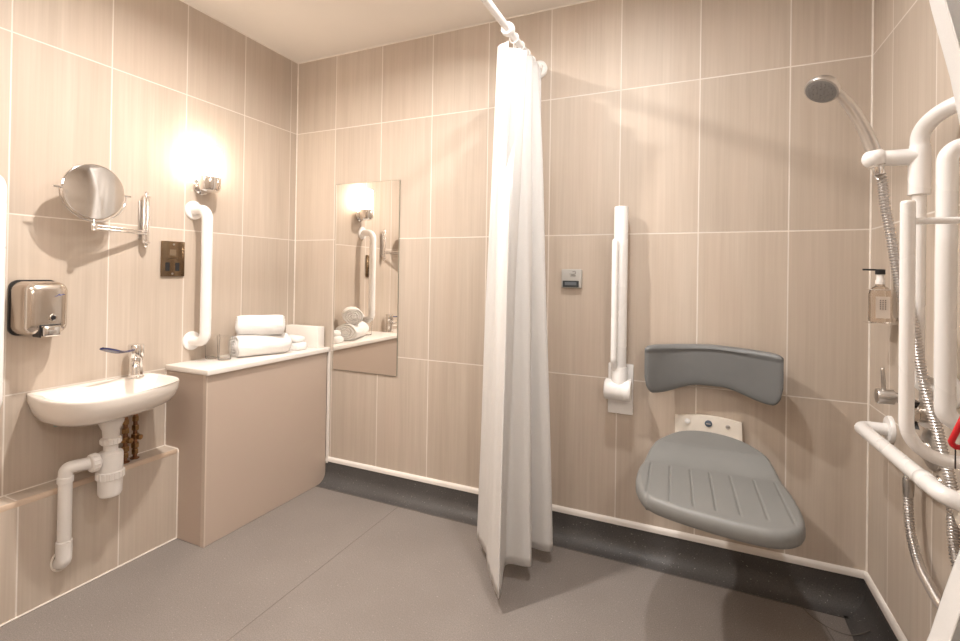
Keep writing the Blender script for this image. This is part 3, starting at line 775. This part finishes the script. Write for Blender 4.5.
# seat shell: outline in plan, front rounded, rear raised into a lip
out = catmull([(2.03, -.085, 0), (1.975, -.150, 0), (1.930, -.240, 0), (1.906, -.350, 0), (1.903, -.455, 0), (1.916, -.535, 0), (1.947, -.595, 0), (2.01, -.625, 0),
               (2.10, -.648, 0), (2.20, -.664, 0), (2.280, -.660, 0), (2.328, -.610, 0), (2.341, -.520, 0), (2.338, -.41, 0), (2.320, -.29, 0), (2.280, -.175, 0), (2.212, -.095, 0), (2.115, -.062, 0)], 6, True)
out = resample(out, 120, True); sc = V((2.125, -.40, 0))
GT = [1.9373, 1.9979, 2.0592, 2.1159, 2.1752, 2.2402, 2.2977]; GB = [1.947, 2.0092, 2.0714, 2.1279, 2.1867, 2.2501, 2.3095]
def seat_z(x, y):
    z = .5
    t = max(0, min(1, (y+.325)/.12)); t = t*t*(3-2*t)
    z += .040*t + .02*max(0, (y+.235)/.17)
    z += .004*((x-2.125)/.21)**2
    if -.612 < y < -.322:
        for i in range(7):
            f = (y+.31)/(-.61+.31); gx = GT[i] + (GB[i]-GT[i])*f
            d = abs(x-gx)
            if d < .0055: 
                e = min(1, (y+.612)/.02, (-.322-y)/.02)
                z -= .0038*(.5+.5*math.cos(PI*d/.0055))*e
    return z
# top surface as a fine grid clipped to the (inset) outline by radial mapping
NA, NR = 640, 150
outf = resample(out, NA, True)
def shell_ring(scale, dz, base_top=True, inset=0.):
    r = []
    for p in outf:
        v = p-sc; L = v.length; q = sc + v*((L-inset)/L)*scale
        r.append(V((q.x, q.y, (seat_z(q.x, q.y) if base_top else 0) + dz)))
    return r
rings = [shell_ring(k/NR, 0, True, .016) for k in range(1, NR+1)]
rings += [shell_ring(1, -.0015, True, .011), shell_ring(1, -.005, True, .006), shell_ring(1, -.011, True, .002), shell_ring(1, -.020, True, 0), shell_ring(1, -.034, True, .0005), shell_ring(1, -.043, True, .005), shell_ring(1, -.048, True, .013), shell_ring(.8, -.048, True, .013), shell_ring(.4, -.046, True, .013)]
bm = newbm(); add_loft(bm, rings, True, True, True); link('seat', bm, M['seat_pu'], st, angle=60)

# ================================================================== shower fittings, right wall
RY_, RXX = -.600, W-.069
rr_ = thing('riser_rail', 'white vertical shower rail whose side arm holds the hand shower', 'shower rail', (W, RY_, .87))
bm = newbm(); add_tube(bm, [(RXX, RY_, 1.40), (RXX, RY_, 1.45)] + [(RXX+(W-.006-RXX)*(1-math.cos(a)), RY_-.070*(1-math.cos(a)), 1.462+.066*math.sin(a)) for a in [PI/2*k/16 for k in range(17)]], .0182, 28); link('upper_rail', bm, M['white'], rr_)
bm = newbm(); add_lathe(bm, [(.0175, 1.332), (.0212, 1.334), (.0212, 1.425), (.0206, 1.444), (.0192, 1.447), (.0192, 1.452)], (RXX, RY_, 0), (0, 0, 1), 36); link('sleeve', bm, M['white'], rr_)
bm = newbm(); add_tube(bm, fillet([(RXX, RY_, 1.34), (RXX, RY_, .875), (W-.006, RY_, .875)], .075, 12), .0135, 24); link('lower_rail', bm, M['white'], rr_)
for z, yf in ((1.528, RY_-.070), (.875, RY_)):
    bm = newbm(); flange(bm, (W, yf, z), (-1, 0, 0), .036); link('flange', bm, M['white'], rr_)
HX = 2.466; HZ = 1.428; HY = -.592
bm = newbm(); add_tube(bm, [(RXX, RY_, HZ-.004), (HX+.006, HY, HZ)], [.0205, .0180], 22); link('holder_arm', bm, M['white'], rr_)
bm = newbm(); hax = V((.35, .15, -1)).normalized()
add_lathe(bm, [(0, -.026)] + [(.0245*math.cos(a), .026*math.sin(a)) for a in [-PI/2+PI*k/14 for k in range(1, 14)]] + [(0, .026)], (HX, HY, HZ), V((1, -.25, .1)), 28); link('holder_clamp', bm, M['white'], rr_)
hs = thing('hand_shower', 'chrome hand shower head angled down in white holder', 'hand shower', (HX, HY, HZ))
bm = newbm()
hp = catmull([(HX+.006, HY+.001, HZ-.020), (HX-.004, HY, HZ+.022), (HX-.020, HY-.001, HZ+.070), (HX-.044, HY-.002, HZ+.122), (HX-.070, HY-.003, HZ+.162), (HX-.092, HY-.004, HZ+.182)], 7)
n = len(hp); add_tube(bm, hp, [.0185-.0080*(i/(n-1))**.8 for i in range(n)], 24); link('handle', bm, M['satin'], hs)
hc = V((HX-.110, HY-.008, HZ+.184)); hn = V((-.42, -.42, -.80)).normalized()
bm = newbm(); add_lathe(bm, [(0, -.026), (.016, -.025), (.029, -.018), (.037, -.006), (.039, .003), (.038, .008), (.0345, .010)], hc, hn, 44); link('head', bm, M['satin'], hs)
bm = newbm(); add_lathe(bm, [(.0345, .006), (.0345, .0105), (.030, .012), (0, .0125)], hc, hn, 40)
x_, y_ = frame_of(hn)
for rad, cnt in ((.009, 6), (.018, 12), (.027, 18)):
    for k in range(cnt):
        a = 2*PI*k/cnt; c = hc + hn*.0115 + (x_*math.cos(a)+y_*math.sin(a))*rad
        add_tube(bm, [c, c+hn*.003], .0016, 6)
link('spray_face', bm, M['nozzle'], hs)
bm = newbm(); add_lathe(bm, [(.0125, 0), (.0125, .016), (.010, .020)], hp[0], (hp[0]-hp[2]), 22); link('collar', bm, M['chrome'], hs)
# hose
def ribbed(name, path, r, pitch, parent=None, base=None):
    L = sum((b-a).length for a, b in zip(path, path[1:])); n = int(L/pitch)*5
    P = resample(path, n+1); rr = [r*(1+.20*math.cos(2*PI*i/5)) for i in range(n+1)]
    bm = newbm(); add_tube(bm, P, rr, 14); return link(name, bm, M['hose'], parent, base, angle=80)
h0 = hp[0] + (hp[0]-hp[2]).normalized()*.018
hosep = catmull([h0, (2.484, -.581, 1.3766), (2.490, -.582, 1.3146), (2.499, -.585, 1.2527), (2.508, -.585, 1.192), (2.515, -.592, 1.1314), (2.521, -.612, 1.0725), (2.530, -.637, 1.0235), (2.541, -.6395, .937), (2.552, -.6453, .871), (2.568, -.6461, .8054),
                 (2.578, -.6485, .7515), (2.588, -.6531, .7013), (2.592, -.6591, .6596), (2.594, -.6594, .5946), (2.594, -.668, .540), (2.593, -.705, .480), (2.588, -.728, .430), (2.582, -.700, .405), (2.579, -.640, .406), (2.580, -.585, .414), (2.582, -.523, .428), (2.583, -.474, .470), (2.583, -.456, .515), (2.583, -.449, .560), (2.583, -.449, .590)], 10)
hose = thing('shower_hose', 'ribbed chrome shower hose looping down in front of the valve', 'hose', (2.57, -.60, .42))
ribbed('tube', hosep, .0098, .0070, hose)
bm = newbm(); add_lathe(bm, [(.0095, 0), (.0115, .004), (.0125, .030), (.0125, .046)], (2.583, -.449, .566), (0, 0, 1), 22); link('connector', bm, M['satin'], hose)
oe = thing('outlet_elbow', 'chrome wall outlet elbow feeding the shower hose below rail', 'outlet', (W, -.53, .635))
bm = newbm(); add_lathe(bm, [(.017, .0005), (.017, .004), (.014, .008), (.012, .012)], (W, -.532, .640), (-1, 0, 0), 28); link('rose', bm, M['chrome'], oe)
bm = newbm(); add_tube(bm, fillet([(W-.008, -.530, .642), (2.590, -.528, .642), (2.583, -.449, .638), (2.583, -.449, .610)], .012, 6), .0105, 20); link('elbow', bm, M['chrome'], oe)

# lever stop valve
lv = thing('shower_valve', 'small chrome valve with upright pin lever below soap bottle', 'valve', (W, -.335, .81))
vy, vz = -.322, .797
bm = newbm(); add_box(bm, (W-.008, vy-.030, vz-.032), (W-.001, vy+.030, vz+.048), .002, 2); link('wall_plate', bm, M['satin'], lv)
bm = newbm(); add_lathe(bm, [(.014, .006), (.014, .028), (.021, .030), (.0215, .066), (.020, .069), (0, .070)], (W, vy, vz), (-1, 0, 0), 32); link('knob', bm, M['satin'], lv)
bm = newbm(); add_tube(bm, [(W-.052, vy, vz+.015), (W-.055, vy, vz+.078)], .0052, 14, caps_round=True); link('lever', bm, M['satin'], lv)
# thermostatic valve
tv = thing('thermostatic_valve', 'chrome thermostatic shower valve behind the ribbed hose', 'valve', (W, -.46, .75))
bm = newbm(); add_box(bm, (W-.009, -.535, .752), (W-.0005, -.425, .888), .003, 2); link('wall_plate', bm, M['satin'], tv)
bm = newbm(); add_lathe(bm, [(.020, .008), (.020, .026), (.026, .030), (.027, .052), (.024, .057), (0, .058)], (W, -.475, .790), (-1, 0, 0), 36); link('body', bm, M['brushed'], tv)
for s in (1, -1):
    bm = newbm(); add_prism(bm, [(W-.030, -.475-.012, .790+s*.020), (W-.030, -.475+.018, .790+s*.018), (W-.030, -.475+.030, .790+s*.036), (W-.030, -.475-.026, .790+s*.034)], (-.026, 0, 0))
    link('lever', bm, M['black'], tv, smooth=False)
ed = thing('shower_dial', 'round domed chrome dial on wall below thermostatic valve', 'dial', (W, -.50, .70))
bm = newbm(); add_lathe(bm, [(.052, .0005), (.052, .006), (.047, .011), (.034, .017), (.028, .018), (0, .019)], (W, -.494, .710), (-1, 0, 0), 48); link('escutcheon', bm, M['satin'], ed)
bm = newbm(); add_lathe(bm, [(.018, .016), (.018, .030), (.015, .034), (0, .035)], (W, -.494, .710), (-1, 0, 0), 28); link('knob', bm, M['brushed'], ed)

# L shaped corner rail
lr = thing('grab_rail', 'white horizontal grab rail low on the right wall', 'grab rail', (W, -.40, .675), None)
lx = 2.538
bm = newbm(); add_tube(bm, fillet([(W-.008, -.210, .676), (lx, -.208, .676), (lx+.010, -.730, .680), (W-.030, -.745, .668)], [.028, .045], 10), .0186, 26); link('rail', bm, M['white'], lr)
bm = newbm(); flange(bm, (W, -.210, .678), (-1, 0, 0), .040, .013); link('flange', bm, M['white'], lr)
bm = newbm(); add_lathe(bm, [(.046, .0005), (.046, .030), (.040, .042), (.022, .048), (0, .048)], (W, -.742, .655), (-1, 0, 0), 40); link('boss', bm, M['cream'], lr)
bm = newbm(); add_lathe(bm, [(.0186, -.016), (.0200, -.014), (.0200, .014), (.0186, .016)], (lx+.009, -.655, .680), (0, 1, 0), 26); link('joint', bm, M['white'], lr)

# second vertical grab rail, nearer
grab_v('grab_rail', 'thick white vertical grab rail near the right edge of photo', -.742, .835, 1.412, .070, .0174, W, -1, .04, .06)

# folding support rail, right wall (folded up)
fr = thing('fold_up_rail', 'slim white folded-up support rail in front of the shower hose', 'support rail', (W, -.87, .78))
FY, FX = -.850, 2.4500
bm = newbm(); add_tube(bm, fillet([(FX, FY, 1.283), (FX+.001, FY, .785), (W-.030, FY, .785)],   .085, 14), .0122, 26, caps_round=False); link('front_bar', bm, M['white'], fr)
bm = newbm(); add_lathe(bm, [(.0122, -.001), (.0118, .002), (.010, .0045), (0, .006)], (FX, FY, 1.283), (0, 0, 1), 24); link('end_cap', bm, M['white'], fr)
bm = newbm(); add_tube(bm, [(FX, FY, 1.247), (W-.040, FY, 1.247)], .0066, 16); link('cross_bar', bm, M['white'], fr)
bm = newbm(); add_tube(bm, [(W-.036, FY, .80), (W-.036, FY, 1.33)], .0150, 22, caps_round=True); link('main_bar', bm, M['white'], fr)
bm = newbm(); add_box(bm, (W-.055, FY-.045, .700), (W-.001, FY+.025, .835), .008, 3); link('hinge_plate', bm, M['white'], fr)

# soap dispenser
sb = thing('soap_bracket', 'chrome wall bracket holding the soap bottle in shower corner', 'bracket', (W, -.245, 1.0))
bm = newbm(); by = -.245
add_prism(bm, [(W-.0002, by+.016*math.cos(a)-.004, (1.150 if math.sin(a) > 0 else 1.030)+.016*math.sin(a)) for a in [2*PI*k/24 for k in range(24)]], (-.006, 0, 0)); link('back_plate', bm, M['satin'], sb)
bm = newbm()
for z in (1.102,):
    add_tube(bm, fillet([(W-.006, by, z), (W-.012, by+.030, z), (W-.070, by+.030, z), (W-.078, by, z), (W-.070, by-.030, z), (W-.012, by-.030, z), (W-.006, by, z)], .012, 4), .0016, 8)
link('cradle_wire', bm, M['chrome'], sb); bm = newbm()
add_box(bm, (W-.075, by-.029, 1.001), (W-.006, by+.029, 1.0035), .0008, 1)
link('cradle', bm, M['chrome'], sb)
so = thing('soap_bottle', 'clear pump soap bottle with black top in chrome bracket', 'bottle', (W-.042, by, 1.004))
bx = W-.042
bm = newbm(); rings = []
for z, s in ((1.0042, .80), (1.006, .97), (1.010, 1), (1.085, 1), (1.100, .92), (1.108, .70), (1.113, .42), (1.120, .40)):
    r_ = []
    for k in range(32):
        a = 2*PI*k/32; q = 3.2
        cx_ = math.copysign(abs(math.cos(a))**(2/q), math.cos(a)); cy_ = math.copysign(abs(math.sin(a))**(2/q), math.sin(a))
        r_.append((bx+cx_*.026*s, by+cy_*.026*s, z))
    rings.append(r_)
add_loft(bm, rings, True, True, True); link('bottle_body', bm, M['liquid'], so, angle=50)
bm = newbm(); add_box(bm, (bx-.017, by-.0272, 1.018), (bx+.017, by-.0264, 1.082)); lb = link('label', bm, M['label'], so, smooth=False)
bm = newbm()
for k, (x0, w_) in enumerate(((-.006, .003), (.000, .0025), (.006, .003))):
    for j in range(5): add_box(bm, (bx+x0-w_/2, by-.0278, 1.044+j*.0062), (bx+x0+w_/2, by-.0272, 1.0475+j*.0062))
link('print', bm, M['ink'], lb, smooth=False)
bm = newbm(); add_lathe(bm, [(.0115, 1.118), (.0115, 1.130), (.0095, 1.133), (.0095, 1.150)], (bx, by, 0), (0, 0, 1), 22); link('neck', bm, M['upvc'], so)
bm = newbm(); add_lathe(bm, [(.012, 1.148), (.0125, 1.150), (.0125, 1.163), (0, 1.165)], (bx, by, 0), (0, 0, 1), 24)
add_tube(bm, [(bx-.004, by, 1.1615), (bx-.040, by+.004, 1.1625)], .0028, 10, caps_round=True); link('pump', bm, M['black'], so)

# emergency pull cord with red triangle
pc = thing('emergency_pull', 'red triangular emergency pull handle hanging at right edge', 'pull cord', (2.475, -1.05, .85))
cx0, cy0, ct_ = 2.474, -1.05, .956
bm = newbm()
tri = [V((cx0, cy0, ct_)), V((cx0-.032, cy0, ct_-.090)), V((cx0+.032, cy0, ct_-.090))]
edge = []
for i in range(3):
    p, a, b = tri[i], tri[i-1], tri[(i+1) % 3]
    ua, ub = (a-p).normalized(), (b-p).normalized()
    for k in range(5): edge.append((p+ua*.014).lerp(p, .5).lerp((p+ub*.014).lerp(p, .5), k/4))
edge.append(edge[0].copy()); edge.append(edge[1].copy())
add_tube(bm, edge, .0044, 12, cap=False); link('handle', bm, M['red'], pc)
bm = newbm(); add_tube(bm, [(cx0, cy0, ct_-.004), (cx0, cy0, ZC-.02)], .0013, 8); link('cord', bm, M['white'], pc)
bm = newbm(); add_tube(bm, [(cx0-.024, cy0, ct_-.090), (cx0-.024, cy0, ct_-.125)], .0011, 8); link('lower_cord', bm, M['black'], pc)
bm = newbm(); add_lathe(bm, [(.035, 0), (.035, -.012), (.020, -.022), (.004, -.026)], (cx0, cy0, ZC), (0, 0, 1), 28); link('ceiling_switch', bm, M['white'], pc)

for o in bpy.data.objects:
    if '_o' in o: del o['_o']

# ================================================================== camera, world, exposure
cd = bpy.data.cameras.new('camera'); cam = bpy.data.objects.new('camera', cd); COL.objects.link(cam)
F = 482.85; cd.sensor_fit = 'HORIZONTAL'; cd.sensor_width = 36; cd.lens = F/960*36
cd.shift_x = 0; cd.shift_y = -48.35/960; cd.clip_start = .02
yaw, pitch, roll = -.42013, .005377, -.01568
Rm = Matrix.Rotation(-yaw, 4, 'Z') @ Matrix.Rotation(PI/2+pitch, 4, 'X') @ Matrix.Rotation(-roll, 4, 'Z')
cam.matrix_world = Matrix.Translation(CAM) @ Rm
scn.camera = cam
w = bpy.data.worlds.new('world'); scn.world = w; w.use_nodes = True
w.node_tree.nodes['Background'].inputs[0].default_value = (.9, .85, .8, 1)
w.node_tree.nodes['Background'].inputs[1].default_value = .2
vs = scn.view_settings; vs.view_transform = 'Standard'; vs.look = 'None'; vs.gamma = 1; vs.use_curve_mapping = False
vs.exposure = 1.93
